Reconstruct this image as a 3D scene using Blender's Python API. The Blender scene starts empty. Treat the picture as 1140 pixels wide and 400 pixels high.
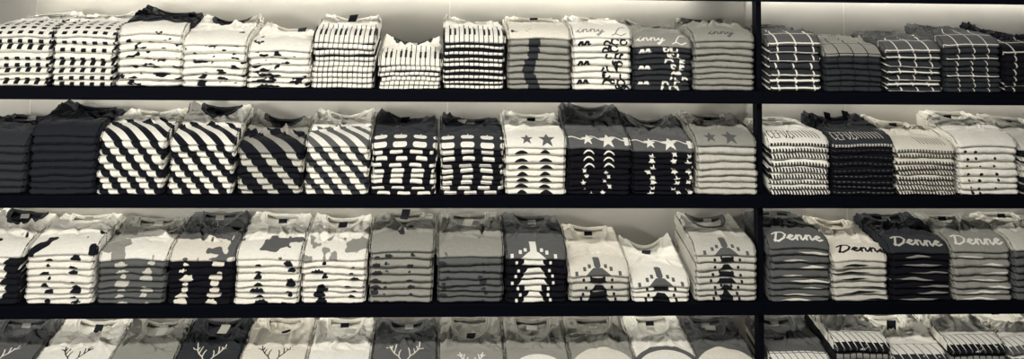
import bpy, math, random
import numpy as np
from mathutils import Matrix, Vector

C = bpy.context.scene.collection
S = bpy.context.scene
PI = math.pi

# ------------------------------------------------------------------ camera
YAW, PITCH, ROLL = -0.0486, 0.1011, -0.0207
CAMX, CAMD, CAMZ = -1.3082, 3.6654, 1.8645
FPX, CX, CY = 1000.0, 547.0, -289.3


def rot():
    cy, sy, cp, sp, cr, sr = (math.cos(YAW), math.sin(YAW), math.cos(PITCH), math.sin(PITCH),
                              math.cos(ROLL), math.sin(ROLL))
    rz = np.array([[cy, -sy, 0], [sy, cy, 0], [0, 0, 1]])
    rx = np.array([[1, 0, 0], [0, cp, -sp], [0, sp, cp]])
    ry = np.array([[cr, 0, sr], [0, 1, 0], [-sr, 0, cr]])
    return rz @ rx @ ry


RM = rot()
cam = bpy.data.cameras.new('camera')
cam.sensor_width = 36.0
cam.lens = FPX / 1140 * 36
cam.shift_x = (570 - CX) / 1140
cam.shift_y = -(200 - CY) / 1140
cam.clip_start = 0.05
cam_o = bpy.data.objects.new('camera', cam)
C.objects.link(cam_o)
right, fwd, up = RM[:, 0], RM[:, 1], RM[:, 2]
cam_o.matrix_world = Matrix(((right[0], up[0], -fwd[0], CAMX), (right[1], up[1], -fwd[1], -CAMD),
                             (right[2], up[2], -fwd[2], CAMZ), (0, 0, 0, 1)))
S.camera = cam_o


def at(x, y, Y=0.0):
    """pixel of the photograph -> (X, Z) on the upright plane at depth Y"""
    d = RM @ np.array([(x - CX) / FPX, 1.0, -(y - CY) / FPX])
    t = (Y + CAMD) / d[1]
    return CAMX + t * d[0], CAMZ + t * d[2]


# ------------------------------------------------------------------ light
S.view_settings.view_transform = 'Standard'
S.view_settings.look = 'None'
S.view_settings.gamma = 1.0
S.view_settings.use_curve_mapping = False
S.view_settings.exposure = -0.16
w = bpy.data.worlds.new('world')
S.world = w
w.use_nodes = True
w.node_tree.nodes['Background'].inputs[0].default_value = (0.75, 0.85, 1.0, 1)
w.node_tree.nodes['Background'].inputs[1].default_value = 0.05


def area(name, loc, target, sx, sy, power, col):
    l = bpy.data.lights.new(name, 'AREA')
    l.shape = 'RECTANGLE'
    l.size, l.size_y, l.energy, l.color = sx, sy, power, col
    o = bpy.data.objects.new(name, l)
    C.objects.link(o)
    o.location = loc
    o.rotation_euler = (Vector(target) - Vector(loc)).to_track_quat('-Z', 'Y').to_euler()
    return o


area('ceiling_light_row', (-1.2, -2.3, 2.75), (-1.2, 0.1, 0.4), 3.6, 0.12, 135, (1.0, 0.96, 0.885))
area('added_raking_fill', (-3.9, -2.6, 1.35), (-1.0, 0.2, 0.4), 0.45, 0.3, 52, (1.0, 0.965, 0.90))  # added fill, low at the left, rakes the cloth for wrinkle relief


# ------------------------------------------------------------------ helpers
def make_mesh(name, V, Fc, att=None, mi=None, mats=(), smooth=True):
    me = bpy.data.meshes.new(name)
    V = np.asarray(V, dtype=np.float32)
    Fc = np.asarray(Fc, dtype=np.int32)
    n = Fc.shape[1]
    me.vertices.add(len(V))
    me.vertices.foreach_set('co', V.ravel())
    me.loops.add(Fc.size)
    me.loops.foreach_set('vertex_index', Fc.ravel())
    me.polygons.add(len(Fc))
    me.polygons.foreach_set('loop_start', np.arange(0, Fc.size, n, dtype=np.int32))
    for m in mats:
        me.materials.append(m)
    if mi is not None:
        me.polygons.foreach_set('material_index', np.asarray(mi, dtype=np.int32))
    me.update(calc_edges=True)
    me.polygons.foreach_set('use_smooth', np.full(len(Fc), smooth))
    if att is not None:
        a = me.attributes.new('print', 'FLOAT', 'POINT')
        a.data.foreach_set('value', np.asarray(att, dtype=np.float32))
    me.validate()
    return me


def link(name, me, parent=None, loc=None):
    o = bpy.data.objects.new(name, me)
    C.objects.link(o)
    if parent is not None:
        o.parent = parent
    if loc is not None:
        o.location = loc
    return o


def box_data(x0, x1, y0, y1, z0, z1, b=0.0):
    """bevelled box as quads / tris folded to quads"""
    import bmesh
    bm = bmesh.new()
    bmesh.ops.create_cube(bm, size=1.0)
    for v in bm.verts:
        v.co = Vector(((x0 + x1) / 2 + v.co.x * (x1 - x0), (y0 + y1) / 2 + v.co.y * (y1 - y0),
                       (z0 + z1) / 2 + v.co.z * (z1 - z0)))
    if b > 0:
        bmesh.ops.bevel(bm, geom=list(bm.edges), offset=b, segments=2, affect='EDGES', profile=0.5)
    return bm


def add_box(name, dims, mat, parent=None, b=0.0, extra=()):
    bm = box_data(*dims, b=b)
    for e in extra:
        b2 = box_data(*e, b=b)
        tmp = bpy.data.meshes.new('tmp')
        b2.to_mesh(tmp)
        bm.from_mesh(tmp)
        bpy.data.meshes.remove(tmp)
        b2.free()
    me = bpy.data.meshes.new(name)
    bm.to_mesh(me)
    bm.free()
    me.materials.append(mat)
    return link(name, me, parent)


def nt(name):
    m = bpy.data.materials.new(name)
    m.use_nodes = True
    t = m.node_tree
    return m, t, t.nodes['Principled BSDF']


def painted(name, col, rough, bump=0.02, scale=300, var=0.1):
    m, t, p = nt(name)
    p.inputs['Roughness'].default_value = rough
    p.inputs['Specular IOR Level'].default_value = 0.04
    tc = t.nodes.new('ShaderNodeTexCoord')
    n = t.nodes.new('ShaderNodeTexNoise')
    n.inputs['Scale'].default_value = scale
    t.links.new(tc.outputs['Object'], n.inputs['Vector'])
    n2 = t.nodes.new('ShaderNodeTexNoise')
    n2.inputs['Scale'].default_value = 9
    n2.inputs['Detail'].default_value = 6
    t.links.new(tc.outputs['Object'], n2.inputs['Vector'])
    mx = t.nodes.new('ShaderNodeMix')
    mx.data_type = 'RGBA'
    mx.inputs[6].default_value = (*[c * (1 - var) for c in col], 1)
    mx.inputs[7].default_value = (*[min(1, c * (1 + var)) for c in col], 1)
    t.links.new(n2.outputs['Fac'], mx.inputs[0])
    t.links.new(mx.outputs[2], p.inputs['Base Color'])
    b = t.nodes.new('ShaderNodeBump')
    b.inputs['Strength'].default_value = bump
    b.inputs['Distance'].default_value = 0.002
    t.links.new(n.outputs['Fac'], b.inputs['Height'])
    t.links.new(b.outputs['Normal'], p.inputs['Normal'])
    return m


COL = {
    'white': (0.87, 0.85, 0.77), 'cream': (0.79, 0.75, 0.65), 'pale': (0.58, 0.565, 0.50),
    'grey': (0.31, 0.305, 0.27), 'slate': (0.115, 0.118, 0.117), 'char': (0.032, 0.035, 0.040),
    'soot': (0.018, 0.020, 0.026), 'black': (0.0062, 0.0062, 0.0105), 'ink': (0.009, 0.010, 0.0145), 'fade': (0.30, 0.295, 0.27),
}
_mats = {}


def fabric(base, ink):
    k = (base, ink)
    if k in _mats:
        return _mats[k]
    m, t, p = nt('cotton_%s_%s' % k)
    p.inputs['Roughness'].default_value = 0.9
    p.inputs['Specular IOR Level'].default_value = 0.12
    p.inputs['Sheen Weight'].default_value = 0.07
    p.inputs['Sheen Roughness'].default_value = 0.35
    at_ = t.nodes.new('ShaderNodeAttribute')
    at_.attribute_name = 'print'
    mr = t.nodes.new('ShaderNodeMapRange')
    mr.inputs['From Min'].default_value = -0.0005
    mr.inputs['From Max'].default_value = 0.0005
    t.links.new(at_.outputs['Fac'], mr.inputs['Value'])
    tc = t.nodes.new('ShaderNodeTexCoord')
    n = t.nodes.new('ShaderNodeTexNoise')
    n.inputs['Scale'].default_value = 420
    n.inputs['Detail'].default_value = 3
    t.links.new(tc.outputs['Object'], n.inputs['Vector'])
    cr = t.nodes.new('ShaderNodeMapRange')
    cr.inputs['From Min'].default_value = 0.3
    cr.inputs['From Max'].default_value = 0.7
    cr.inputs['To Min'].default_value = 0.80
    cr.inputs['To Max'].default_value = 1.12
    t.links.new(n.outputs['Fac'], cr.inputs['Value'])
    mx = t.nodes.new('ShaderNodeMix')
    mx.data_type = 'RGBA'
    mx.inputs[6].default_value = (*COL[base], 1)
    mx.inputs[7].default_value = (*COL[ink], 1)
    t.links.new(mr.outputs[0], mx.inputs[0])
    vm = t.nodes.new('ShaderNodeVectorMath')
    vm.operation = 'SCALE'
    t.links.new(mx.outputs[2], vm.inputs[0])
    t.links.new(cr.outputs[0], vm.inputs['Scale'])
    t.links.new(vm.outputs[0], p.inputs['Base Color'])
    n2 = t.nodes.new('ShaderNodeTexNoise')
    n2.inputs['Scale'].default_value = 70
    n2.inputs['Detail'].default_value = 4
    t.links.new(tc.outputs['Object'], n2.inputs['Vector'])
    b = t.nodes.new('ShaderNodeBump')
    b.inputs['Strength'].default_value = 0.6
    b.inputs['Distance'].default_value = 0.006
    t.links.new(n2.outputs['Fac'], b.inputs['Height'])
    b2 = t.nodes.new('ShaderNodeBump')
    b2.inputs['Strength'].default_value = 0.3
    b2.inputs['Distance'].default_value = 0.0008
    t.links.new(n.outputs['Fac'], b2.inputs['Height'])
    t.links.new(b.outputs['Normal'], b2.inputs['Normal'])
    t.links.new(b2.outputs['Normal'], p.inputs['Normal'])
    _mats[k] = m
    return m


M_SHELF = painted('black_painted_board', (0.003, 0.0036, 0.0065), 0.6, 0.05, 200)
M_POST = painted('black_steel', (0.004, 0.0048, 0.008), 0.5, 0.02, 200)
M_WALL = painted('grey_wall_panel', (0.60, 0.58, 0.525), 0.75, 0.25, 500, 0.06)
M_JOINT = painted('joint_edge_highlight', (0.75, 0.73, 0.66), 0.6)  # highlight on the raised panel edge, painted as a paler tone
M_STRIP = painted('pale_metal', (0.60, 0.59, 0.54), 0.45)
M_FLOOR = painted('dark_floor', (0.10, 0.10, 0.10), 0.5, 0.1, 60)
M_TAG = painted('paper_tag', (0.62, 0.60, 0.52), 0.7)
M_TAGD = painted('dark_tag', (0.03, 0.032, 0.04), 0.6)
M_LABEL = painted('woven_label', (0.55, 0.54, 0.48), 0.8)
M_LABELD = painted('woven_dark_label', (0.02, 0.022, 0.03), 0.8)
M_CORD = painted('nylon_cord', (0.8, 0.8, 0.75), 0.4)

# ------------------------------------------------------------------ setting
BT = 0.045                       # board thickness
BOARDS = [1.2, 0.8, 0.4, 0.0, -0.4]          # undersides
WALLY = 0.42
XL, XR = -4.25, 2.60
seams = [-3.056, -1.268, 0.513]
edges = [XL] + seams + [XR]
panels = []
for a, b in zip(edges[:-1], edges[1:]):
    panels.append((a + 0.002, b - 0.002, WALLY, WALLY + 0.018, -0.75, 1.75))
wb = add_box('wall_back', (XL, XR, WALLY + 0.018, WALLY + 0.06, -0.75, 1.75), M_WALL, extra=panels)
wb['kind'] = 'structure'
for i, sx in enumerate(seams):
    tr = add_box('trim_%d' % (i + 1), (sx - 0.0035, sx + 0.0015, WALLY - 0.002, WALLY + 0.017, -0.75, 1.75), M_JOINT)
    tr['kind'] = 'structure'
fl = add_box('floor', (XL, XR, -5.2, WALLY + 0.06, -0.80, -0.75), M_FLOOR)
fl['kind'] = 'structure'

# shelving unit
unit = link('shelving_unit', None, None, (-1.2, 0.2, -0.75))
unit['label'] = 'black shelving unit against the wall carrying all the folded shirts'
unit['category'] = 'shelving unit'


def child_box(name, dims, mat, parent, b=0.0015, extra=()):
    o = add_box(name, dims, mat, parent, b, extra)
    o.matrix_parent_inverse = Matrix.Translation(parent.location).inverted()
    return o


PX0, PX1 = -0.022, 0.0
for z in BOARDS:
    child_box('shelf_board', (XL + 0.01, PX1 - 0.011, 0.0, WALLY - 0.004, z, z + BT), M_SHELF, unit)
    child_box('shelf_board', (PX1 - 0.010, XR - 0.01, 0.0, WALLY - 0.004, z, z + BT), M_SHELF, unit)
segs = []
zz = [-0.75] + sorted(BOARDS) + [1.5]
prev = -0.75
spans = []
for z in sorted(BOARDS):
    spans.append((prev, z))
    prev = z + BT
spans.append((prev, 1.5))
for a, b in spans:
    child_box('post', (PX0, PX1, 0.04, 0.09, a + 0.0005, b - 0.0005), M_POST, unit)
    xs0 = at(830.5, 60, WALLY - 0.02)[0]
    child_box('wall_upright', (xs0, xs0 + 0.026, WALLY - 0.022, WALLY - 0.005, a + 0.0005, b - 0.0005), M_STRIP, unit)
for ex in (XL + 0.012, XR - 0.036):
    for a, b in spans:
        child_box('post', (ex, ex + 0.022, 0.04, 0.09, a + 0.0005, b - 0.0005), M_POST, unit)

# lamp strips under the top board; lower ones are added to light the collars
m, t, p = nt('lit_diffuser')
p.inputs['Base Color'].default_value = (1, 1, 1, 1)
p.inputs['Emission Color'].default_value = (1.0, 0.965, 0.895, 1)
p.inputs['Emission Strength'].default_value = 20.0
M_LED = m
m2 = m.copy()
m2.name = 'added_fill_diffuser'
m2.node_tree.nodes['Principled BSDF'].inputs['Emission Strength'].default_value = 13.0  # weaker glow for the strips added under the lower boards
for lv, (zl_, yl_) in enumerate(((1.2, .37), (.8, .365), (.4, .365), (0.0, .365))):
    for k, (a, b) in enumerate(((-3.05 if lv == 0 else -4.1, -0.16), (0.03, 1.75 if lv == 0 else 2.5))):
        st = link('light_strip', None, None, ((a + b) / 2, yl_, zl_))
        st['label'] = ('slim %s board, %s of the post' % (('top', 'second', 'third', 'fourth')[lv], ('left', 'right')[k]))
        st['category'] = 'light strip'
        st['group'] = 'lamp strips under the boards'
        child_box('housing', (a, b, yl_ - .010, yl_ + .020, zl_ - .014, zl_ - .0005), M_STRIP, st)
        child_box('diffuser', (a + 0.01, b - 0.01, yl_ - .006, yl_ + .016, zl_ - .022, zl_ - .0142), M_LED if lv == 0 else m2, st)


# ------------------------------------------------------------------ print patterns (signed distance, + is ink)
def sstep(a, b, x):
    t = np.clip((x - a) / (b - a), 0, 1)
    return t * t * (3 - 2 * t)


def vnoise(x, y, seed):
    """smooth value noise 0..1 on numpy arrays"""
    xi, yi = np.floor(x), np.floor(y)
    fx, fy = x - xi, y - yi
    fx, fy = fx * fx * (3 - 2 * fx), fy * fy * (3 - 2 * fy)

    def h(i, j):
        v = np.sin(i * 127.1 + j * 311.7 + seed * 74.7) * 43758.5453
        return v - np.floor(v)
    return (h(xi, yi) * (1 - fx) + h(xi + 1, yi) * fx) * (1 - fy) + (h(xi, yi + 1) * (1 - fx) + h(xi + 1, yi + 1) * fx) * fy


def fbm(x, y, seed):
    return 0.55 * vnoise(x, y, seed) + 0.3 * vnoise(x * 2.1, y * 2.1, seed + 3) + 0.15 * vnoise(x * 4.3, y * 4.3, seed + 7)


def rbox(u, s, hx, hs, r=0.0):
    dx, ds = np.abs(u) - hx + r, np.abs(s) - hs + r
    return -(np.hypot(np.maximum(dx, 0), np.maximum(ds, 0)) + np.minimum(np.maximum(dx, ds), 0) - r)


def wrap(u, p):
    return (u + p / 2) % p - p / 2


def polyd(u, s, lines, wdt):
    d = np.full(u.shape, 9.0)
    for pts in lines:
        for (x0, y0), (x1, y1) in zip(pts[:-1], pts[1:]):
            ex, ey = x1 - x0, y1 - y0
            l2 = ex * ex + ey * ey + 1e-12
            t_ = np.clip(((u - x0) * ex + (s - y0) * ey) / l2, 0, 1)
            d = np.minimum(d, np.hypot(u - x0 - t_ * ex, s - y0 - t_ * ey))
    return wdt - d


def star(u, s, cx, cs, R_, r_=None, rot_=0.0):
    x, y = u - cx, s - cs
    ang = np.arctan2(x, y) + rot_
    ra = np.hypot(x, y)
    k = 2 * PI / 5
    a = np.abs((ang + k / 2) % k - k / 2)
    r_ = r_ or R_ * 0.42
    p0 = np.array([R_, 0.0])
    p1 = np.array([r_ * math.cos(k / 2), r_ * math.sin(k / 2)])
    px, py = ra * np.cos(a), ra * np.sin(a)
    e = p1 - p0
    nx, ny = e[1], -e[0]
    n = math.hypot(nx, ny)
    d = ((px - p0[0]) * nx + (py - p0[1]) * ny) / n
    return -d if (0 - p0[0]) * nx + 0 < 0 else d


def G(*a):
    return [tuple(a[i:i + 2]) for i in range(0, len(a), 2)]


GLY = {
    'D': ([G(.15, 0, .25, .55, .35, 1.0), G(.0, .85, .3, 1.05, .75, .95, .95, .6, .8, .2, .4, -.05, .1, .1)], 1.05),
    'J': ([G(.15, .8, .5, 1.05, .8, .95, .6, .4, .35, -.35, .05, -.45, .05, -.2, .5, .1)], .85),
    'L': ([G(.55, 1.0, .75, .85, .45, .9, .3, .5, .2, .1, .0, .0, .25, .12, .6, -.05, .9, .15)], 1.0),
    'e': ([G(0, .2, .3, .3, .45, .45, .3, .58, .12, .4, .15, .1, .35, 0, .6, .15)], .6),
    'i': ([G(0, .15, .2, .5, .2, .1, .35, 0, .5, .15), G(.26, .78, .30, .82)], .5),
    'n': ([G(0, .15, .15, .55, .15, 0), G(.15, .35, .35, .55, .45, .45, .45, .1, .55, 0, .7, .15)], .7),
    'y': ([G(0, .15, .12, .5, .15, .15, .35, .05, .5, .5, .45, -.2, .25, -.55, .1, -.4, .4, -.1, .7, .15)], .75),
    'C': ([G(.8, .85, .5, 1, .15, .8, .1, .3, .4, 0, .8, .15)], 1.0),
    'E': ([G(.8, 1, .15, 1, .15, 0, .8, 0), G(.15, .5, .65, .5)], 1.0),
    'F': ([G(.8, 1, .15, 1, .15, 0), G(.15, .5, .65, .5)], 1.0),
    'U': ([G(.1, 1, .1, .3, .4, 0, .75, .3, .75, 1)], 1.0),
    'M': ([G(.1, 0, .1, 1, .45, .4, .8, 1, .8, 0)], 1.05),
    'I': ([G(.3, 0, .3, 1)], .6),
    'P': ([G(.1, 0, .1, 1, .7, 1, .8, .75, .7, .5, .1, .5)], .95),
    'A': ([G(.05, 0, .4, 1, .75, 0), G(.2, .4, .6, .4)], .95),
    'N': ([G(.1, 0, .1, 1, .75, 0, .75, 1)], .95),
}


def text_lines(txt, x0, s0, sx, sy, slant=0.0):
    out, x = [], x0
    for ch in txt:
        if ch == ' ':
            x += sx * .5
            continue
        ls, adv = GLY[ch]
        for l in ls:
            out.append([(x + (px + slant * py) * sx, s0 + py * sy) for px, py in l])
        x += adv * sx
    return out


def antler(cx, s0, k, mirror=1):
    pts = [G(0, 0, .2, .25, .55, .5, .8, .85, .95, 1.3), G(.2, .25, .15, .6, .05, .8), G(.55, .5, .5, .85, .42, 1.1),
           G(.8, .85, 1.05, 1.0, 1.2, 1.02), G(.78, .8, .7, 1.1), G(0, 0, -.1, -.5)]
    return [[(cx + mirror * x * k, s0 + y * k * 1.5) for x, y in l] for l in pts]


def p_plain(u, s, z, k, rg, o):
    return np.full(u.shape, -0.01)


def p_check(u, s, z, k, rg, o):
    ph = rg.uniform(-.004, .004)
    row = np.round(s / .030) if k == 0 else k
    uu = wrap(u + ph, .039)
    ss = wrap(s - .012, .030) if k == 0 else s - rg.choice([-.001, -.006, .008])
    return rbox(uu, ss, .0092, .0080)


def p_diag(u, s, z, k, rg, o):
    v = s + z
    return .02 * np.sin(2 * PI * (u + .95 * v + o.get('ph', 0)) / o.get('per', .069)) + o.get('bias', 0.0)


def p_piano(u, s, z, k, rg, o):
    per = .0195
    line = .0017 - np.abs(wrap(u + .003 * rg.uniform(-1, 1), per))
    if k == 0:
        pat = [1, 1, 0, 1, 1, 1, 0]
        idx = np.floor(u / per + 40.5).astype(int) % 7
        has = np.array(pat)[idx]
        blk = rbox(wrap(u, per), s - .066, .0045, .034)
        blk = np.where(has > 0, blk, -.01)
        return np.maximum(line, blk)
    hw = o.get('hw', .0098) * rg.uniform(.8, 1.1)
    return np.maximum(line, np.abs(s - rg.uniform(-.002, .002)) - hw)


def p_blotch(u, s, z, k, rg, o):
    q = o.get('q', .73)
    if k == 0:
        f = fbm(u * 22, s * 22, o['seed']) - .78
        if o.get('yoke', 0):
            f = np.maximum(f, (s - .085 - .012 * np.sin(u * 60)) * 3)
        return f * .03
    lvl = q - o.get('grow', .022) * k
    return (fbm(u * 26 + k * o.get('sh', 3.1), s * 70 + k * 5, o['seed']) - lvl) * .03


def p_smear(u, s, z, k, rg, o):
    if k == 0:
        return (fbm(u * 30, s * 30, 5) - .80) * .03
    c = -.03 + .012 * math.sin(k * .9)
    return .022 - np.abs(u - c) + .02 * (fbm(u * 90, s * 90 + k, 9) - .5)


def p_curls(u, s, z, k, rg, o):
    sl = o.get('txt_s', .022)
    if k == 0:
        L = text_lines('inny', -.105, sl, .044, .036, .25) + text_lines('L', .040, sl - .014, .06, .065, .25)
        return polyd(u, s, L, .0026)
    d = np.full(u.shape, -.01)
    L = []
    for j in range(3):
        cx, cs, r = rg.uniform(.0, .095), rg.uniform(-.006, .006), rg.uniform(.006, .014)
        L.append([(cx + r * math.cos(t) * 1.3, cs + r * math.sin(t)) for t in np.linspace(rg.uniform(0, 3), rg.uniform(4.5, 6.5), 10)])
    if k % 3 == 1:
        L += text_lines('nn', -.10, -.009, .034, .026, .25)
    return polyd(u, s, L, .0036)


def p_faint(u, s, z, k, rg, o):
    if k == 0:
        return polyd(u, s, text_lines('inny', -.06, .03, .04, .03, .25), .0028)
    return np.full(u.shape, -.01)


def p_grid(u, s, z, k, rg, o):
    per, wd = o.get('per', .07), o.get('w', .0032)
    vert = wd - np.abs(wrap(u + o.get('ph', .0) + .006 * rg.uniform(-1, 1), per))
    if k == 0:
        hor = wd - np.abs(wrap(s - .004, .075))
        return np.maximum(vert, hor)
    if rg.random() < o.get('hp', .6):
        vert = np.maximum(vert, wd * .9 - np.abs(s - rg.uniform(-.008, .006) - .05 * 0))
    return vert


def p_ticks(u, s, z, k, rg, o):
    wv = wrap(u + .01 * rg.uniform(-1, 1), .07)
    return rbox(wv, s, .0035, .006) if rg.random() < .8 else rbox(s - .002, s - .002, .002, .002)


def p_oval(u, s, z, k, rg, o):
    per = .078
    if k == 0:
        a = rbox(wrap(u + .018, per), s - .056, .026, .013, .012)
        b = rbox(wrap(u + .018, per), s - .012, .027, .013, .010)
        st = rbox(wrap(u + .016, per), s - .074, .0015, .007)
        return np.maximum(np.maximum(a, b), st)
    sh = rg.uniform(-.006, .014) if k < 6 else rg.uniform(-.02, .02)
    hw = rg.choice([.024, .025, .022])
    d = rbox(wrap(u + sh + .018, per), s - rg.uniform(-.003, .003), hw, rg.uniform(.0065, .010), .005)
    if o.get('lined', 0):
        d = np.minimum(d, np.abs(s - .001) - .0012)
    return d


def p_star(u, s, z, k, rg, o):
    per = .083
    if k == 0:
        out = np.full(u.shape, -.02)
        for i, cx in enumerate(o.get('cx', (-.035, .045))):
            R_ = (.027, .036)[i % 2]
            out = np.maximum(out, star(u, s * .80, cx, .030, R_))
        if o.get('wave', 0):
            out = np.maximum(out, .0028 - np.abs(s * .8 - .038 - .008 * np.cos(2 * PI * u / .083 + 2.0)))
            out = np.maximum(out, rbox(u - .115, s - .035, .014, .022, .004) if o.get('edge', 1) else out)
        return out
    out = np.full(u.shape, -.02)
    if o.get('sparse', 0):
        for j in range(3):
            cx = (-.05, .045, .105)[j] + rg.uniform(-.012, .012)
            out = np.maximum(out, star(u, s, cx, rg.uniform(-.012, .012), .016, None, rg.uniform(0, 1)))
        return out
    for cx in (-.055, .04):
        x = u - cx - rg.uniform(-.006, .006)
        hw = rg.uniform(.018, .027)
        out = np.maximum(out, np.minimum(.0085 - s - (x / hw) ** 2 * .009, np.minimum(s + .0045, hw - np.abs(x))))
    return out


def p_crescent(u, s, z, k, rg, o):
    if k == 0:
        return p_star(u, s, z, k, rg, o)
    out = np.full(u.shape, -.02)
    for i, cx in enumerate(o.get('cx', (-.035, .045))):
        if k < 4:
            r = .020
            ra = np.hypot(u - cx, (s + .008) * 1.3)
            out = np.maximum(out, .0028 - np.abs(ra - r))
        else:
            out = np.maximum(out, star(u, s, cx + rg.uniform(-.02, .02), rg.uniform(-.01, .01), .012))
    return out


def p_letters(u, s, z, k, rg, o):
    if k == 0:
        L = text_lines(o.get('txt', 'CEFUL'), -.112, .030, .020, .060, -.12)
        for i in range(8):
            x = -.008 + i * .0145
            L.append([(x, .034 - .0 * i), (x - .010, .088)])
        d = polyd(u, s, L, .0019)
        fr = np.minimum(.0040 - np.abs(wrap(u, .0125)), .007 - np.abs(s + .002))
        return np.maximum(d, fr)
    per = .0125
    a = .0034 - np.abs(wrap(u + per * rg.random() + .12 * s, per))
    b = np.minimum(a, .008 - np.abs(s - rg.uniform(-.003, .003)))
    return np.maximum(b, -.0105 - s)


def p_letters_n(u, s, z, k, rg, o):
    if k == 0:
        return p_letters(u, s, z, k, rg, o)
    return rbox(wrap(u + rg.uniform(0, .02), .020), s - .004, .0065, .0012) - (.003 if rg.random() < .3 else 0)


def p_dots(u, s, z, k, rg, o):
    if k == 0:
        return (fbm(u * 60, s * 60, 4) - .86) * .02 - (.02 * sstep(.02, .12, u) * 0)
    out = np.full(u.shape, -.02)
    for cx in (-.085, -.045, .025):
        if rg.random() < .85:
            x_, s_ = cx + rg.uniform(-.012, .012), rg.uniform(-.004, .004)
            out = np.maximum(out, rg.uniform(.004, .0075) - np.hypot(u - x_, (s - s_) * 1.1))
    return out


def p_columns(u, s, z, k, rg, o):
    """the same blob of print cut by each fold: blobs stand above each other"""
    if k == 0:
        f = fbm(u * 16 + 3, s * 13, o['seed']) - o.get('t0', .58)
        f = np.minimum(f, (.125 - s) * 6)
        return f * .05
    out = np.full(u.shape, -.02)
    for cx, hw in o.get('cols', ((-.03, .014), (.055, .012))):
        x = u - cx - rg.uniform(-.013, .013)
        out = np.maximum(out, hw * rg.uniform(.5, 1.6) - np.hypot(x, (s - rg.uniform(-.006, .006)) * 2.2) + .010 * (vnoise(u * 160, s * 160, k) - .5))
    return out


def p_pagoda(u, s, z, k, rg, o):
    c = o.get('c', 0.0)
    x = np.abs(u - c)
    if k == 0:
        tow = rbox(u - c, s - .060, .013, .034, .010 if o.get('rnd') else 0.001)
        slope = np.minimum(.048 - x - (s + .004) * 1.05, s + .008)
        slope = np.minimum(slope, .026 - s + 0 * x)
        sq = np.full(u.shape, -.02)
        for q_, h in ((.052, .022), (.085, .006), (.032, .034)):
            sq = np.maximum(sq, rbox(x - q_, s - h, .006, .009))
        return np.maximum(np.maximum(tow, slope), sq)
    hw = (.040, .052, .046, .058, .066, .045)[k % 6] * o.get('sc', 1)
    tr = np.minimum(hw - x - (s + .01) * 1.1, .0095 - np.abs(s))
    sq = rbox(x - hw - .014, s - .002, .005, .005)
    if k % 2:
        sq = np.maximum(sq, rbox(x - hw * .62, s - .007, .0045, .004))
    return np.maximum(tr, sq)


def p_script(u, s, z, k, rg, o):
    if k == 0:
        L = text_lines('Denne', o.get('x0', -.10), o.get('s0', .040), .055, o.get('h', .052) * 1.1, .2)
        return polyd(u, s, L, .0042)
    # lower shirts: tapered wedges that paint the light and shade of each fold
    c = rg.uniform(-.05, .08)
    L_ = rg.uniform(.05, .11)
    return .0048 * (1 - np.abs(u - c) / L_) - np.abs(s + rg.uniform(-.003, .003) - .04 * (u - c) * rg.uniform(-1, 1))


def p_antler(u, s, z, k, rg, o):
    if k == 0:
        kk = o.get('k', .045)
        L = antler(.012 + o.get('c', 0), o.get('s0', .035), kk, 1) + antler(-.012 + o.get('c', 0), o.get('s0', .035), kk, -1)
        return polyd(u, s, L, .0022)
    return np.full(u.shape, -.02)


def p_arc(u, s, z, k, rg, o):
    if k == 0:
        ra = np.hypot(u - o.get('c', 0), (s + .35) * .5)
        R_ = o.get('R', .112) + .109
        if o.get('band'):
            return np.maximum(.0065 - np.abs(ra - R_ + .004), .004 - np.abs(ra - R_ + .045))
        return np.minimum(R_ - ra, 0.02)
    return np.full(u.shape, .01)


def p_cells(u, s, z, k, rg, o):
    """slanted panels of pale cells over darker blocks near the fold"""
    per = o.get('per', .026)
    line = .0017 - np.abs(wrap(u + .35 * s, per))
    if k == 0 and o.get('cellsw'):
        g = np.minimum(.060 - s, -(.0018 - np.abs(wrap(u + .35 * s, per))))
        return np.minimum(g, -(.0018 - np.abs(wrap(s - .012, .040))))
    if k == 0:
        top = np.maximum(line, .002 - np.abs(s - .085))
        blk = np.minimum(-(.0026 - np.abs(wrap(u + .2 * s, per))), .030 - s)
        blk = np.minimum(blk, .003 + (fbm(u * 50, s * 50, 3) - .35) * .02)
        up_ = np.where(s > .085, -.01, top)
        return np.maximum(up_, blk)
    return np.minimum(.011 - np.abs(s), -(.002 - np.abs(wrap(u, per))))


PAT = {k[2:]: v for k, v in globals().items() if k.startswith('p_')}


# ------------------------------------------------------------------ shirts
def grid_faces(nr, nc, off, flip=False):
    i, j = np.meshgrid(np.arange(nr - 1), np.arange(nc - 1), indexing='ij')
    a = off + i * nc + j
    f = np.stack([a, a + 1, a + nc + 1, a + nc], -1).reshape(-1, 4)
    return f[:, ::-1] if flip else f


def slab(W, D, zb, zt, lip, nl, X, side_amp, lobes, rg, yj):
    """rows run from the lower back edge round the front fold to the upper back edge.
    zb, zt: functions (x, y) -> height; lip: depth of the front fold; returns verts, faces, s, ylist"""
    nx = len(X)
    a = X / (W / 2)
    rc = 0.012
    ex = np.clip((np.abs(X) - (W / 2 - rc)) / rc, 0, 1)
    round_ = rc * (1 - np.sqrt(1 - ex ** 2 * .98))
    front = yj + round_ + 0.0015 * np.sin(a * rg.uniform(2, 5) + rg.uniform(0, 6))
    rows, srow = [], []
    # bottom
    for y in (D, D * .5, .06):
        yy = np.full(nx, y)
        rows.append(np.stack([X, yy, zb(X, yy)], -1))
        srow.append(np.full(nx, -.05 - y))
    return rows, srow, front


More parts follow.
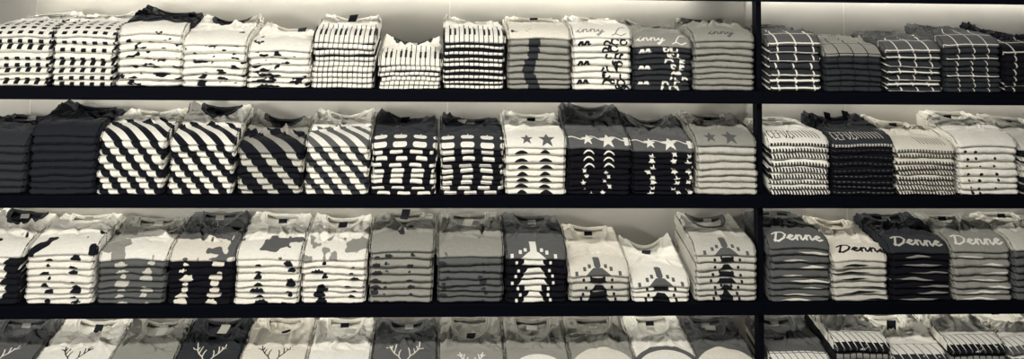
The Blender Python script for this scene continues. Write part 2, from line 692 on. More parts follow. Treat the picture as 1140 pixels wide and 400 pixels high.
def build_lower(W, D, I0, I1, k, rg, pat, opt, zc, fine=True):
    nx = 72 if fine else 40
    X = np.linspace(-W / 2, W / 2, nx)
    th = np.maximum(I1(X) - I0(X) - .0006, .006)
    mid = (I1(X) + I0(X)) / 2
    yj = rg.uniform(-.003, .005)
    rc = .010
    ex = np.clip((np.abs(X) - (W / 2 - rc)) / rc, 0, 1)
    front = yj + rc * (1 - np.sqrt(1 - ex ** 2 * .98)) + .0024 * np.sin(X * rg.uniform(15, 45) + rg.uniform(0, 6)) + .0014 * np.sin(X * rg.uniform(60, 110) + rg.uniform(0, 6))
    front = front + X * rg.uniform(-.025, .025)
    lip = rg.uniform(.018, .026)
    rows, ss = [], []
    z0b = lambda: mid - th / 2
    for y in (D, D * .7, D * .45, D * .2):
        rows.append(np.stack([X, np.full(nx, y), mid - th / 2], -1)); ss.append(np.full(nx, -.06))
    for ang in np.linspace(-90, 90, 13):
        c, sn = math.cos(math.radians(ang)), math.sin(math.radians(ang))
        c = abs(c) ** .95
        zz_ = mid + th / 2 * math.copysign(abs(sn), sn) * (.84 + .16 * abs(sn) ** 3)
        rows.append(np.stack([X, front + lip * (1 - c), zz_], -1))
        ss.append(zz_ - mid)
    for y in (D * .2, D * .45, D * .7, D):
        rows.append(np.stack([X, np.full(nx, y), mid + th / 2], -1)); ss.append(np.full(nx, .06))
    R = np.array(rows)                       # nr,nx,3
    nr = R.shape[0]
    Sx = np.array(ss)
    U = np.broadcast_to(X, Sx.shape)
    att = PAT[pat](U, Sx, zc, k, rg, opt)
    V = [R.reshape(-1, 3)]
    A = [att.ravel()]
    F = [grid_faces(nr, nx, 0)]
    off = nr * nx
    # side caps with the folded-in sleeve layers
    half = nr // 2
    m_ = 11
    nl_ = rg.choice([2, 2, 3])
    for side in (0, -1):
        lo = R[:half + 1, side][::-1] if nr % 2 else R[:half, side][::-1]
        hi = R[half:, side]
        n = min(len(lo), len(hi))
        lo, hi = lo[:n], hi[:n]
        tt = np.linspace(0, 1, m_)[:, None, None]
        P = lo[None] * (1 - tt) + hi[None] * tt
        lob = .0065 * np.abs(np.sin((tt[:, 0] + .06 * np.sin(np.arange(n) * 1.3 + k)[None]) * PI * nl_)) ** .5 * np.clip(np.arange(n) / 3, 0, 1)[None]
        P[:, :, 0] += (-1 if side == 0 else 1) * lob
        V.append(P.reshape(-1, 3))
        ua = np.full((m_, n), X[side])
        sa = P[:, :, 2] - mid[side]
        A.append(PAT[pat](ua, sa, zc, k, rg, opt).ravel())
        F.append(grid_faces(m_, n, off, flip=(side == -1)))
        off += m_ * n
    # back
    i0 = np.arange(nx - 1)
    F.append(np.stack([i0 + (nr - 1) * nx, i0 + 1 + (nr - 1) * nx, i0 + 1, i0], -1))
    return np.concatenate(V), np.concatenate(F), np.clip(np.concatenate(A), -.006, .006)


def tube(pts, up_, rw, rh, closed, nseg=8):
    n = len(pts)
    if closed:
        T = np.roll(pts, -1, 0) - np.roll(pts, 1, 0)
    else:
        T = np.gradient(pts, axis=0)
    T /= np.linalg.norm(T, axis=1)[:, None] + 1e-9
    side = np.cross(T, up_)
    side /= np.linalg.norm(side, axis=1)[:, None] + 1e-9
    u2 = np.cross(side, T)
    th = np.linspace(0, 2 * PI, nseg, endpoint=False)
    V = pts[:, None] + side[:, None] * (np.cos(th) * rw)[None, :, None] + u2[:, None] * (np.sin(th) * rh)[None, :, None]
    V = V.reshape(-1, 3)
    F = []
    m_ = n if closed else n - 1
    for i in range(m_):
        j = (i + 1) % n
        for q in range(nseg):
            r = (q + 1) % nseg
            F.append((i * nseg + q, i * nseg + r, j * nseg + r, j * nseg + q))
    if not closed:
        for e in (0, n - 1):
            for q in range(1, nseg - 2, 2):
                b_ = e * nseg
                f_ = (b_, b_ + q, b_ + q + 1, b_ + q + 2)
                F.append(f_ if e else f_[::-1])
    return V, F


def build_top(W, D, I0, zpl, zd, zpr, rg, pat, opt, zc, T1):
    nx, ny = 136, 110
    X = np.linspace(-W / 2, W / 2, nx)
    base = I0(X)
    lipb, run = .010, opt.get('run', .085)
    rc = .014
    ex = np.clip((np.abs(X) - (W / 2 - rc)) / rc, 0, 1)
    front = rg.uniform(-.003, .004) + rc * (1 - np.sqrt(1 - ex ** 2 * .98)) + .002 * np.sin(X * rg.uniform(15, 35) + rg.uniform(0, 6))
    zn = T1 * .30                            # height of the front-most line
    rows, ss = [], []
    for y in (D, D * .45):
        rows.append(np.stack([X, np.full(nx, y), base], -1)); ss.append(np.full(nx, -.08))
    for ang in np.linspace(-90, 0, 6)[:-1]:
        c, sn = math.cos(math.radians(ang)), math.sin(math.radians(ang))
        rows.append(np.stack([X, front + lipb * (1 - c), base + zn * (1 + sn)], -1))
        ss.append(np.full(nx, zn * sn))
    nb = len(rows)
    # upper sheet
    q = np.linspace(0, 1, ny)
    yy = (q ** 1.25) * D
    Xg, Yg = np.meshgrid(X, yy)
    a = Xg / (W / 2)
    fr = sstep(0, .06, Yg)
    Yw = Yg + front[None] * (1 - fr)
    tt = np.clip(Yg / run, 0, 1)
    prof = zn + (T1 - zn) * (1 - (1 - tt) ** 2.6)
    b = Yg / D
    wv = sstep(.28, .96, b)
    zp = np.where(a < 0, zpl, zpr)
    am = np.abs(a)
    sh_l = opt.get('ax', 1.9)
    rear = zd + (zp - zd) * np.clip(am / .93, 0, 1) ** sh_l
    rear = rear - .012 * sstep(.93, 1.0, am)
    Z = prof * (1 - wv) + rear * wv
    # neck opening
    bc, ra_, rb_ = opt.get('bc', .97), opt.get('ra', .66), opt.get('rb', .33)
    ax0 = opt.get('ac', 0.0)
    E = np.hypot((a - ax0) / ra_, (b - bc) / rb_)
    inside = sstep(1.02, .90, E)
    lipr = np.exp(-((E - 1.05) / .07) ** 2) * .005 * sstep(1.0, .6, b * 0 + np.clip((b - bc + .05) / rb_, 0, 1))
    deep = opt.get('deep', .030) * (1 - .75 * sstep(bc - rb_ * .4, bc, b))
    # wrinkles
    wr = np.zeros_like(Z)
    mask = sstep(.20, .42, b)
    amp = opt.get('wr', 1.0)
    for _ in range(30):
        x0, y0 = rg.uniform(-.5, .5) * W, rg.uniform(.27, 1.0) * D
        sg = 1 if x0 < 0 else -1
        ang = sg * math.radians(rg.uniform(15, 75)) if rg.random() < .75 else math.radians(rg.uniform(-30, 30))
        dx, dy = math.sin(ang), math.cos(ang)
        if rg.random() < .4:
            dx, dy = math.cos(ang * .4), math.sin(ang * .4)
        L_, wd = rg.uniform(.03, .09), rg.uniform(.0045, .009)
        lx = (Xg - x0) * dx + (Yg - y0) * dy
        lw = -(Xg - x0) * dy + (Yg - y0) * dx + 3.0 * lx ** 2 * rg.uniform(-1, 1)
        wr += rg.choice([1, 1, -1]) * rg.uniform(.005, .014) * np.exp(-(lx / L_) ** 2 - (lw / wd) ** 2)
    sd = rg.randint(0, 999)
    wr += .013 * (fbm(Xg * 22 + 9, Yg * 30 + 9, sd) - .5)
    Z = Z + wr * mask * amp * (1 - .35 * inside) * (1 - .9 * np.exp(-((E - 1.0) / .10) ** 2)) * (1 - .7 * sstep(.84, .97, b))
    Z = Z + .0035 * (vnoise(Xg * 16 + 5, Yg * 16 + 5, sd + 5) - .5) * sstep(.0, .08, Yg)
    Z = Z + lipr
    Zc = Z.copy()
    Z = Z - inside * deep
    Z = np.maximum(Z, .004)
    Zabs = Z + base[None]
    rws = np.stack([Xg, Yw, Zabs], -1)
    R = np.concatenate([np.array(rows), rws])
    # print coordinate: distance over the cloth from the front-most line
    ym = yy
    zprof = zn + (T1 - zn) * (1 - (1 - np.clip(ym / run, 0, 1)) ** 2.6)
    arc = np.concatenate([[0], np.cumsum(np.hypot(np.diff(ym), np.diff(zprof)))])
    Sx = np.concatenate([np.array(ss), np.broadcast_to(arc[:, None], Xg.shape)])
    U = np.broadcast_to(X, Sx.shape)
    att = PAT[pat](U, Sx, zc, 0, rg, opt).copy()
    if not opt.get('yoke'):
        att[nb:] = np.minimum(att[nb:], (E - 1.02) * .05)
        lim = opt.get('lim', .15)
        att = np.minimum(att, (lim - Sx) * 1.0)
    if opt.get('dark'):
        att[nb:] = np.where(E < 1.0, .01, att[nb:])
    nr = R.shape[0]
    V, A, F = [R.reshape(-1, 3)], [att.ravel()], [grid_faces(nr, nx, 0)]
    off = nr * nx
    m_ = 19
    # side caps
    for side in (0, -1):
        hi = R[nb:, side]
        # matching lower points
        lo = hi.copy()
        nose = R[2:nb, side][::-1]
        lo[:, 2] = base[side]
        for i, pnt in enumerate(nose):
            if i + 1 < len(lo):
                lo[i + 1] = (hi[i + 1, 0], hi[i + 1, 1], pnt[2])
        lo[0] = hi[0]
        t3 = np.linspace(0, 1, m_)[:, None, None]
        P = lo[None] * (1 - t3) + hi[None] * t3
        n = len(hi)
        lob = .007 * np.abs(np.sin((t3[:, 0] + .05 * np.sin(np.arange(n) * .2)[None]) * PI * 4)) ** .5 * np.clip(np.arange(n) / 8, 0, 1)[None]
        P[:, :, 0] += (-1 if side == 0 else 1) * lob
        V.append(P.reshape(-1, 3))
        A.append(np.broadcast_to(att[nb:, side][None], (m_, n)).ravel())
        F.append(grid_faces(m_, n, off, flip=(side == -1)))
        off += m_ * n
    i0 = np.arange(nx - 1)
    F.append(np.stack([i0 + (nr - 1) * nx, i0 + 1 + (nr - 1) * nx, i0 + 1, i0], -1))
    # collar loop
    n = 72
    th = np.linspace(0, 2 * PI, n, endpoint=False)
    ca = np.clip(ax0 + ra_ * np.sin(th), -.97, .97)
    cb = np.clip(bc - rb_ * np.cos(th), 0, .985)
    jx = (ca + 1) / 2 * (nx - 1)
    iy = np.clip((cb ** (1 / 1.25)) * (ny - 1), 0, ny - 1.001)
    jx = np.clip(jx, 0, nx - 1.001)
    i_, j_ = np.floor(iy).astype(int), np.floor(jx).astype(int)
    fi, fj = iy - i_, jx - j_
    H = Zc + base[None]
    hz = (H[i_, j_] * (1 - fi) * (1 - fj) + H[i_ + 1, j_] * fi * (1 - fj) + H[i_, j_ + 1] * (1 - fi) * fj + H[i_ + 1, j_ + 1] * fi * fj)
    hz = (hz + np.roll(hz, 1) + np.roll(hz, -1)) / 3
    loop = np.stack([ca * W / 2, cb * D, hz + .0012], -1)

    def height(xa, yb):
        j = int(np.clip((xa + 1) / 2 * (nx - 1), 0, nx - 1))
        i = int(np.clip((yb ** (1 / 1.25)) * (ny - 1), 0, ny - 1))
        return float(Zabs[i, j]), float(H[i, j])
    return np.concatenate(V), np.concatenate(F), np.clip(np.concatenate(A), -.006, .006), loop, height


def quad_sheet(name, c, ux, uy, wx, wy, mat, parent, th=.0008, curl=.15):
    """small thin flexible rectangle (label or tag) with real thickness and a slight curl"""
    c, ux, uy = Vector(c), Vector(ux).normalized(), Vector(uy).normalized()
    n = ux.cross(uy).normalized()
    V, F = [], []
    N = 6
    for s_ in (0, 1):
        for i in range(N):
            t_ = i / (N - 1) - .5
            for q in (-.5, .5):
                V.append(c + ux * wx * q + uy * wy * t_ + n * (curl * wy * (t_ * t_ * 4) + (th if s_ else 0)))
    for i in range(N - 1):
        a = i * 2
        F.append((a, a + 2, a + 3, a + 1))
        b_ = a + N * 2
        F.append((b_, b_ + 1, b_ + 3, b_ + 2))
        F.append((a, b_, b_ + 2, a + 2))
        F.append((a + 1, a + 3, b_ + 3, b_ + 1))
    F.append((0, 1, N * 2 + 1, N * 2))
    e = (N - 1) * 2
    F.append((e, e + N * 2, e + N * 2 + 1, e + 1))
    me = make_mesh(name, [tuple(v) for v in V], F, mats=[mat], smooth=False)
    return link(name, me, parent)


ORD = ['top', 'second', 'third', 'fourth', 'fifth', 'sixth', 'seventh', 'eighth', 'ninth', 'tenth']
SHIRTS = []          # dicts, chosen later


def interface(H, arch, seed, amp, last=False):
    r = random.Random(seed)
    ph = [r.uniform(0, 6) for _ in range(3)]
    fr = [r.uniform(8, 16), r.uniform(20, 35), r.uniform(45, 70)]
    tilt = r.uniform(-.006, .006)

    def f(X):
        return (H - arch * (X / .12) ** 2 + tilt * X + amp * (.5 * np.sin(X * fr[0] + ph[0]) + .3 * np.sin(X * fr[1] + ph[1])
                                                    + .2 * np.sin(X * fr[2] + ph[2])))
    return f


def pile(row, xl, xr, yc, n, ypl, yd, ypr, base, ink, pat, opt, look, where, group):
    opt = dict(opt)
    seed = int(xl * 7 + row * 1000) + 5000
    opt.setdefault('seed', seed % 97)
    opt.setdefault('wr', 1.4 if row >= 3 else 1.1)
    rg = random.Random(seed)
    ztop = BOARDS[row] + BT              # top face of the board that carries the pile
    xa, zc_ = at(xl, yc)
    xb, _ = at(xr, yc)
    W = (xb - xa) * .965
    D = .325
    cx = (xa + xb) / 2
    H = zc_ - ztop                       # height of everything under the top shirt
    wts = [(.84 + .32 * i / max(1, n - 2)) * rg.uniform(.90, 1.10) for i in range(n - 1)]
    sm = sum(wts)
    hs = [0.0]
    for w_ in wts:
        hs.append(hs[-1] + H * w_ / sm)
    arch = opt.get('arch', rg.uniform(.002, .006))
    ifs = []
    for i, h in enumerate(hs):
        f_ = i / max(1, n - 1)
        ifs.append(interface(h, arch * min(1, f_ * 1.8), seed + i * 13, .0034 * min(1, 3 * f_)))
    flat = lambda X: np.zeros_like(X)
    ifs[0] = flat
    # lower shirts, counted from the top
    for k in range(1, n):
        i = n - 1 - k
        SHIRTS.append(dict(row=row, k=k, W=W * rg.uniform(.95, .995), D=D, I0=ifs[i], I1=ifs[i + 1], cx=cx + rg.uniform(-.0035, .0035),
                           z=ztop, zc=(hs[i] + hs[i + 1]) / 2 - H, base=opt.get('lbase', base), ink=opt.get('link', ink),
                           pat=opt.get('lpat', pat), opt=opt,
                           seed=seed + 100 + k, th=hs[i + 1] - hs[i], look=opt.get('llook', look), where=where, group=group, xl=xl, xr=xr,
                           yy=yc + (H - hs[i]) * 300))
    # silhouette of the top shirt at the back
    Yb = D * .96
    fx = lambda xx: at(xx, 0)[0]
    sh = lambda x_: x_ + (526 - x_) * .08
    zl = at(sh(xl), ypl, Yb)[1] - zc_
    zm = at(sh((xl + xr) / 2), yd, Yb)[1] - zc_
    zr = at(sh(xr), ypr, Yb)[1] - zc_
    lim_ = BOARDS[row - 1] - zc_ - .004 if row > 0 else 9
    SHIRTS.append(dict(row=row, k=0, W=W, D=D, I0=ifs[-1], cx=cx, z=ztop, zc=0.0, base=base, ink=ink, pat=pat, opt=opt, seed=seed + 50,
                       look=look, where=where, group=group, zl=min(max(zl, .012), lim_ - .004), zm=min(max(zm, .010), lim_ - .004),
                       zr=min(max(zr, .012), lim_ - .004), T1=opt.get('T1', .036), xl=xl, xr=xr, yy=yc))


R_ = []


def row(idx, group, items):
    for it in items:
        R_.append((idx, group, it))


# (xl, xr, crease y, count, left horn y, dip y, right horn y, base, ink, pattern, options, look, where)
row(1, 'folded shirts on the uppermost shelf', [
    (-14, 56, 42, 8, 20, 18, 13, 'white', 'ink', 'check', dict(wr=.7), 'white tee with black checks', 'leftmost pile of the uppermost shelf'),
    (58, 128, 42, 8, 16, 20, 12, 'white', 'ink', 'check', dict(wr=.7), 'white tee with black checks', 'checked pile beside the white blotched one'),
    (130, 203, 39, 8, 4, 17, 14, 'white', 'ink', 'blotch', dict(yoke=1, seed=11, dark=1), 'white blotched tee with black yoke', 'pile right of the checks'),
    (202, 274, 51, 7, 16, 26, 16, 'white', 'ink', 'blotch', dict(seed=23, sh=0, inner=1, dark=1), 'white blotched tee, dark inside neck', 'second pile left of tall keys'),
    (276, 346, 58, 7, 24, 36, 36, 'white', 'ink', 'blotch', dict(seed=31, q=.70, tagd=(.35, .80)), 'white blotched tee', 'pile just left of tall piano-key pile'),
    (348, 418, 48, 9, 16, 23, 17, 'white', 'ink', 'piano', dict(arch=.003, tagd=(.0, .97)), 'white piano-key print tee', 'tallest key pile beside white blotched'),
    (421, 492, 74, 6, 38, 53, 39, 'white', 'ink', 'piano', dict(dark=1), 'white piano-key print tee', 'short middle key pile'),
    (494, 563, 48, 9, 16, 27, 24, 'white', 'ink', 'piano', dict(hw=.0062, tagl=(-.1, .9)), 'piano-key print tee, wide black gaps', 'right key pile'),
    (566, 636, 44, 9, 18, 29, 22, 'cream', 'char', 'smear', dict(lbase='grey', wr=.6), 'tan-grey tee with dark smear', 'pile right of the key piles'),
    (638, 704, 43, 9, 17, 26, 23, 'white', 'fade', 'curls', dict(link='ink', wr=.6), 'white tee with handwriting print', 'pile beside dark handwriting pile'),
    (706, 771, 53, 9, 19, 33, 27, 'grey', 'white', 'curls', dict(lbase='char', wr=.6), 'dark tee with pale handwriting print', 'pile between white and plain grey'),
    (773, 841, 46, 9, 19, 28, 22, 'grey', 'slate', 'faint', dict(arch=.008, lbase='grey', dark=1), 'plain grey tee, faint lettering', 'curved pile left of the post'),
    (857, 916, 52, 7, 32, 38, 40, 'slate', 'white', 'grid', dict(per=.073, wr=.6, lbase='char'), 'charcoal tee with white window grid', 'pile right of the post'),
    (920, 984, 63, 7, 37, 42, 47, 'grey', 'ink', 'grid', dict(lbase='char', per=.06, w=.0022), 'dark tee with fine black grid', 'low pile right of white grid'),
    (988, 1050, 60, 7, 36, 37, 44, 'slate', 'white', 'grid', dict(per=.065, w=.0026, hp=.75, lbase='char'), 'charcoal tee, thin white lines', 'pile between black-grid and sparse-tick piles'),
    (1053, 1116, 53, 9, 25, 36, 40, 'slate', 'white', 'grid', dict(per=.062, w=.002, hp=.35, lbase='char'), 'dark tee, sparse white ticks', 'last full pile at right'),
    (1120, 1184, 62, 7, 24, 36, 40, 'black', 'pale', 'grid', dict(per=.08, hp=.2), 'black tee cut by frame', 'rightmost pile of uppermost shelf'),
])
row(2, 'folded shirts on the second shelf', [
    (-42, 28, 163, 7, 128, 137, 130, 'char', 'ink', 'plain', dict(), 'plain charcoal tee', 'leftmost pile of the second shelf'),
    (33, 107, 153, 9, 111, 122, 122, 'soot', 'ink', 'plain', dict(lbase='soot'), 'plain black tee', 'black pile left of the diagonal stripes'),
    (109, 184, 159, 9, 121, 131, 121, 'white', 'ink', 'diag', dict(ph=.01), 'white and black diagonal-stripe tee', 'pile beside plain black'),
    (188, 261, 163, 9, 113, 122, 117, 'white', 'ink', 'diag', dict(ph=.02, lbase='white', dark=1), 'diagonal-stripe tee, dark neck', 'second striped pile from left'),
    (264, 337, 172, 8, 121, 136, 129, 'grey', 'ink', 'diag', dict(ph=.0, per=.098, bias=.006, lbase='pale', dark=1), 'mostly black tee, broad stripes', 'darkest striped pile'),
    (340, 411, 165, 9, 121, 131, 121, 'white', 'slate', 'diag', dict(ph=.03, link='char'), 'white and grey diagonal-stripe tee', 'pile left of white ovals'),
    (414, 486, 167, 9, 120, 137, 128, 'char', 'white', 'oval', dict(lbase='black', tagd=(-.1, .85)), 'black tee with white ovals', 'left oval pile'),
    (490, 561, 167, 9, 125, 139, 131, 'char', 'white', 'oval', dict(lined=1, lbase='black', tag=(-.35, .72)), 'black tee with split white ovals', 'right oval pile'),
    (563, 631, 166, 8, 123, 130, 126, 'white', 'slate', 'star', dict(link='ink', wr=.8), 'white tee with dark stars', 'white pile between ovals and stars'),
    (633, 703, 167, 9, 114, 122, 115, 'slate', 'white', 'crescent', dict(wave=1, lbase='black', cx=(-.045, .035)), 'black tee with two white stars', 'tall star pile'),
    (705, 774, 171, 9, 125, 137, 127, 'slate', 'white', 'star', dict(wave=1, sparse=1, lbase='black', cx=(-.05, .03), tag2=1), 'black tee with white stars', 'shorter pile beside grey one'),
    (776, 844, 164, 8, 123, 131, 126, 'grey', 'slate', 'star', dict(lpat='plain', arch=.006, lbase='pale', cx=(-.06, .02)), 'plain grey tee, dull stars', 'pile left of post'),
    (857, 925, 164, 9, 133, 138, 137, 'white', 'ink', 'letters', dict(wr=.6, bc=.85, rb=.2), 'white tee with narrow black lettering', 'pile right of post'),
    (928, 997, 165, 9, 123, 133, 127, 'char', 'pale', 'letters', dict(lbase='black', link='slate', flaps=1, lpat='letters_n'), 'black tee with narrow lettering', 'second pile right of post'),
    (998, 1066, 171, 9, 128, 138, 142, 'cream', 'slate', 'letters', dict(txt='', link='char'), 'pale tee with vertical dashes', 'pile beside the dotted one'),
    (1068, 1135, 165, 8, 124, 128, 127, 'white', 'ink', 'dots', dict(wr=.7), 'white tee with black spots', 'spotted pile near right frame edge'),
    (1138, 1204, 168, 8, 126, 134, 134, 'pale', 'ink', 'blotch', dict(q=.6), 'grey speckled tee', 'pile cut by right frame edge'),
])
row(3, 'folded shirts on the third shelf', [
    (-46, 23, 288, 8, 232, 240, 238, 'white', 'ink', 'columns', dict(cols=((.095, .035), (-.06, .03)), dark=1), 'black tee with pale patches', 'leftmost pile of the third shelf'),
    (28, 105, 286, 9, 237, 246, 239, 'white', 'ink', 'columns', dict(cols=((-.045, .015), (.06, .015)), t0=.6), 'white tee with black blobs', 'second pile from left'),
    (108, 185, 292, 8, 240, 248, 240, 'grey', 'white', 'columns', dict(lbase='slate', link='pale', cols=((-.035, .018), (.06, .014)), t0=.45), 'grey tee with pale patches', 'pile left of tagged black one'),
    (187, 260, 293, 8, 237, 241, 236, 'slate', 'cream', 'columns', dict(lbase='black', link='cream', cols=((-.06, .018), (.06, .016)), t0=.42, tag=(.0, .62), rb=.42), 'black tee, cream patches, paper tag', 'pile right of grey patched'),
    (262, 334, 292, 8, 237, 243, 238, 'white', 'slate', 'columns', dict(link='ink', cols=((-.03, .018), (.08, .012)), t0=.52, rb=.38), 'white tee, dark patch columns', 'left of two similar white'),
    (336, 408, 292, 8, 237, 247, 240, 'white', 'fade', 'columns', dict(link='ink', cols=((-.05, .015), (.07, .012)), t0=.55, tagd=(0, .8)), 'white tee, faded map patch', 'right of two similar white'),
    (411, 483, 282, 8, 238, 243, 239, 'grey', 'char', 'columns', dict(cols=((-.09, .016), (-.05, .01), (.03, .01)), t0=.66, tagd=(0, .95)), 'mid-grey tee with small dark marks', 'pile beside wrinkled plain'),
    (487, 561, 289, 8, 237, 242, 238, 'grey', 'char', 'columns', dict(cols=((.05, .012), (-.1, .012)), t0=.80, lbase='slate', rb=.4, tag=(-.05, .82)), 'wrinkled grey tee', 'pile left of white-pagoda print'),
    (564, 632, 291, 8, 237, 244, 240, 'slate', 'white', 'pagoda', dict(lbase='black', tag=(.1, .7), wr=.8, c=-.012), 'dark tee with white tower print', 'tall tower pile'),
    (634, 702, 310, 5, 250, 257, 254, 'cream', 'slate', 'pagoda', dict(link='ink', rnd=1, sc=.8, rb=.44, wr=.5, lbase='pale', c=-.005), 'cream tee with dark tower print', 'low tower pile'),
    (704, 769, 322, 4, 262, 282, 260, 'white', 'slate', 'pagoda', dict(link='ink', sc=.8, rnd=1, wr=.6, rb=.36, tagd=(-.1, .7), c=0), 'white tee with dark tower print', 'lowest pile'),
    (775, 844, 287, 8, 236, 246, 238, 'pale', 'slate', 'pagoda', dict(link='ink', rnd=1, sc=.7, wr=.7, rb=.4, ring=1, c=.0), 'pale grey tee with tower print', 'tall pile left of post'),
    (857, 926, 279, 9, 236, 244, 240, 'slate', 'white', 'script', dict(link='cream', s0=.03, h=.045), 'slate tee with white script', 'pile just right of post'),
    (928, 990, 293, 7, 240, 249, 246, 'cream', 'ink', 'script', dict(s0=.035, h=.035, lbase='pale', x0=-.08), 'cream tee with black script', 'only pale script pile'),
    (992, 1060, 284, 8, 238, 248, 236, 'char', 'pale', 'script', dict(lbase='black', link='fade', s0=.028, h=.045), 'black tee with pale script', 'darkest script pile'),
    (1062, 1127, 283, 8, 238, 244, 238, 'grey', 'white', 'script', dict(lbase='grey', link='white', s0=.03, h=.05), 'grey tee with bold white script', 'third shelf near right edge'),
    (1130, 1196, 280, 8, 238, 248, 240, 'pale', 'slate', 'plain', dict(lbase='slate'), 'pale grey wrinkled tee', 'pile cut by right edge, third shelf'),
])
row(4, 'folded shirts on the fourth shelf', [
    (-55, 30, 417, 6, 356, 360, 356, 'slate', 'white', 'antler', dict(rb=.5), 'dark grey tee, white antler print', 'leftmost pile on the fourth shelf'),
    (33, 116, 417, 6, 352, 368, 352, 'white', 'ink', 'antler', dict(k=.04, rb=.35, tagd=(.1, .8)), 'white tee, small black antlers', 'second pile on fourth shelf'),
    (117, 189, 417, 6, 354, 368, 354, 'grey', 'slate', 'plain', dict(tag=(.1, .72), rb=.42), 'grey crumpled tee, paper tag', 'pile between two antler prints'),
    (191, 262, 417, 6, 354, 364, 354, 'char', 'cream', 'antler', dict(tag=(.1, .8), rb=.4), 'charcoal tee, cream antlers, paper tag', 'third tee with antlers from left'),
    (264, 338, 417, 6, 354, 360, 354, 'cream', 'char', 'antler', dict(tagd=(.1, .68), rb=.38), 'cream tee, large dark antlers', 'antler pile left of plain white'),
    (340, 410, 417, 6, 354, 360, 354, 'white', 'grey', 'plain', dict(rb=.5, tagl=(.2, .8)), 'white tee, double-ribbed round neck', 'fourth-shelf pile without print'),
    (412, 486, 417, 6, 354, 368, 354, 'slate', 'cream', 'antler', dict(k=.05, rb=.3), 'slate tee with large white antlers', 'middle of the fourth shelf'),
    (488, 562, 417, 6, 354, 358, 354, 'grey', 'white', 'antler', dict(k=.035, s0=.01, rb=.5, tagd=(0, .62)), 'crumpled grey tee, antler tips', 'pile left of the first arc'),
    (564, 635, 417, 6, 354, 360, 354, 'grey', 'white', 'arc', dict(R=.102, rb=.55, tagl=(0, .85)), 'grey tee, thin white arc', 'leftmost of four arc prints'),
    (637, 708, 415, 6, 354, 360, 354, 'grey', 'cream', 'arc', dict(R=.115, rb=.42, tagl=(-.3, .7)), 'grey tee, broad cream arc', 'second of four arc prints'),
    (710, 778, 415, 6, 352, 357, 352, 'white', 'slate', 'arc', dict(R=.120, band=1, rb=.42, wr=.6), 'white tee, grey ring arc', 'third of four arc prints'),
    (779, 843, 415, 6, 354, 360, 354, 'slate', 'cream', 'arc', dict(R=.115, rb=.5, tagl=(.1, .85)), 'charcoal tee, broad cream arc', 'pile left of post, fourth shelf'),
    (861, 927, 411, 6, 352, 358, 352, 'slate', 'white', 'cells', dict(cellsw=1, rb=.45), 'slate tee, white cell grid', 'pile right of post, fourth shelf'),
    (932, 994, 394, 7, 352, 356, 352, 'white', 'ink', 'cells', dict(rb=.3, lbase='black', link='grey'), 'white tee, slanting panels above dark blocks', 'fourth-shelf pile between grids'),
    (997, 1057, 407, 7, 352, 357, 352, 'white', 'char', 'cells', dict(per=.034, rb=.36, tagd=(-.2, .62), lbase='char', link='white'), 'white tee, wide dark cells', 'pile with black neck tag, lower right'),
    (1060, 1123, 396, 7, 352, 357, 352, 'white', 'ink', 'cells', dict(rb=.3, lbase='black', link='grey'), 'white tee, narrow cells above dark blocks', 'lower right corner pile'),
    (1126, 1190, 398, 7, 352, 358, 352, 'white', 'slate', 'cells', dict(rb=.45), 'white cell-print tee', 'pile cut by lower right corner'),
])
for idx, group, it in R_:
    xl, xr, yc, n, a_, b_, c_, base, ink, pat, opt, look, where = it
    pile(idx, xl, xr, yc, n, a_, b_, c_, base, ink, pat, opt, look, where, group)

# the 300 that show largest stay single things, the slivers become one mass
def shown(d):
    wpx = max(0, min(1140, d['xr']) - max(0, d['xl']))
    if d['k'] == 0:
        return 1e6 if wpx > 0 else 0
    if d['yy'] - d['th'] * 300 > 396:
        return 0
    return wpx * d['th'] * 300 * (1 if d['base'] != 'black' else .93)


order = sorted(SHIRTS, key=shown, reverse=True)
for i, d in enumerate(order):
    d['single'] = i < 300 and shown(d) > 0

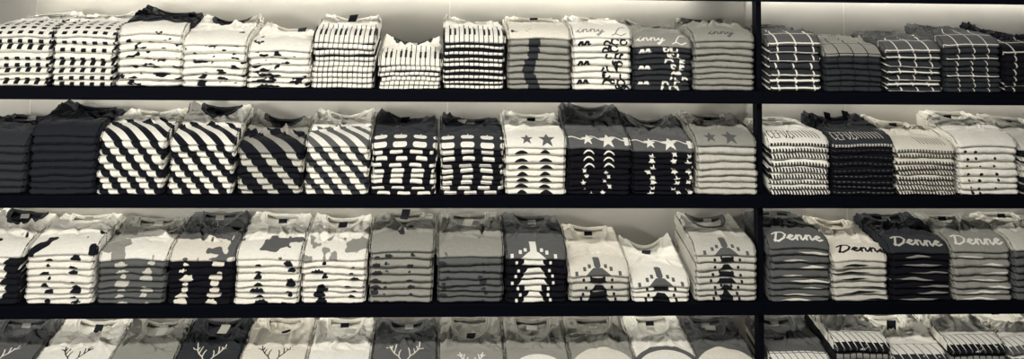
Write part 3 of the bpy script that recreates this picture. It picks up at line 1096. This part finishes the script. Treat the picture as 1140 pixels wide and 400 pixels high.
mv, mf, ma, mm, mats, off = [], [], [], [], [], 0
for d in SHIRTS:
    rg = random.Random(d['seed'])
    mat = fabric(d['base'], d['ink'])
    if d['k'] > 0:
        V, F, A = build_lower(d['W'], d['D'], d['I0'], d['I1'], d['k'], rg, d['pat'], d['opt'], d['zc'], shown(d) > 0)
        if not d['single']:
            V = V + np.array([d['cx'], 0.004, d['z']])
            if mat not in mats:
                mats.append(mat)
            mv.append(V); mf.append(F + off); ma.append(A); mm.append(np.full(len(F), mats.index(mat)))
            off += len(V)
            continue
        zb = float(V[:, 2].min())
        V[:, 2] -= zb
        o = link('folded_shirt', make_mesh('folded_shirt', V, F, A, None, [mat]), None, (d['cx'], 0.004, d['z'] + zb))
    else:
        opt = d['opt']
        V, F, A, loop, height = build_top(d['W'], d['D'], d['I0'], d['zl'], d['zm'], d['zr'], rg, d['pat'], opt, d['zc'], d['T1'])
        zb = float(V[:, 2].min())
        V[:, 2] -= zb
        loop[:, 2] -= zb
        o = link('folded_shirt', make_mesh('folded_shirt', V, F, A, None, [mat]), None, (d['cx'], 0.004, d['z'] + zb))
        upv = np.array([0, -.35, 1.0])
        tv, tf = tube(loop, upv, .0062, .0055, True, 10)
        lp2 = loop.copy()
        cmean = loop.mean(0)
        lp2[:, 0] = cmean[0] + (loop[:, 0] - cmean[0]) * .86
        lp2[:, 1] = np.minimum(cmean[1] + (loop[:, 1] - cmean[1]) * .86, loop[:, 1] + .004)
        lp2[:, 2] -= .003
        tv2, tf2 = tube(lp2, upv, .0036, .0045, True, 8)
        tv_ = np.concatenate([tv, tv2])
        tf_ = tf + [tuple(i + len(tv) for i in f) for f in tf2]
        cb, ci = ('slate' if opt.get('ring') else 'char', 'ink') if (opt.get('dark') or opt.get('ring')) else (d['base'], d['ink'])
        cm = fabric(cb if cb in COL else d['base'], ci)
        link('collar', make_mesh('collar', tv_, tf_, np.full(len(tv_), -.006), None, [cm]), o)
        W, D = d['W'], d['D']

        def on(a, b, dz=.003):
            lo, hi = height(a, b)
            return (a * W / 2, b * D, lo - zb + dz)
        if not any(k_ in opt for k_ in ('tagd', 'flaps')):
            la = rg.uniform(-.08, .08)
            lm = M_LABEL if d['base'] in ('black', 'char', 'slate') or rg.random() < .4 else M_LABELD
            pz = on(la, .90, .010)
            quad_sheet('neck_label', pz, (1, 0, .02), (0, .55, .85), .034, .016, lm, o)
        if 'tagd' in opt:
            a, b = opt['tagd']
            q_ = quad_sheet('price_tag', on(a, b, .012), (1, rg.uniform(-.3, .3), .1), (.25, .5, .7), .036, .040, M_TAGD, o)
            q_['label'] = 'black swing tag'
        for key in ('tag',):
            if key in opt:
                a, b = opt[key]
                q_ = quad_sheet('price_tag', on(a, b, .016), (1, -.35, .15), (.35, .75, .45), .042, .036, M_TAG, o, curl=.04)
                q_['label'] = 'pale paper swing tag'
                p0 = np.array(on(a, b, .022)) + np.array([.004, .016, .008])
                pts = np.array([p0 + np.array([.003 * math.sin(t_ * 5), .012 * t_, .016 * t_]) for t_ in np.linspace(0, 1, 8)])
                v_, f_ = tube(pts, np.array([0, -1, .1]), .0007, .0007, False, 6)
                link('tag_cord', make_mesh('tag_cord', v_, f_, None, None, [M_CORD]), o)
        if 'tagl' in opt:
            a, b = opt['tagl']
            q_ = quad_sheet('size_label', on(a, b, .012), (1, -.2, .05), (.1, .7, .5), .044, .018, M_LABEL, o, curl=.05)
        if 'tag2' in opt:
            q_ = quad_sheet('size_label', on(0, .82, .014), (1, -.25, .0), (.1, .7, .5), .050, .016, M_LABEL, o, curl=.05)
        if 'flaps' in opt:
            for fa in (-.15, .5):
                q_ = quad_sheet('price_tag', on(fa, .93, .022), (1, 0, -.25), (-.25, .2, .95), .030, .042, M_TAGD, o)
                q_['label'] = 'black swing tag standing up'
    k = d['k']
    o['label'] = '%s, %s %s %s' % (d['look'], ORD[k], 'of' if k == 0 else 'down in', d['where'])
    o['category'] = 'shirt'
    o['group'] = d['group']

if mv:
    me = make_mesh('folded_shirts', np.concatenate(mv), np.concatenate(mf), np.concatenate(ma), np.concatenate(mm), mats)
    o = link('folded_shirts', me)
    o['label'] = 'remaining thin folded shirts inside and beneath the shelf piles'
    o['category'] = 'shirts'
    o['kind'] = 'stuff'
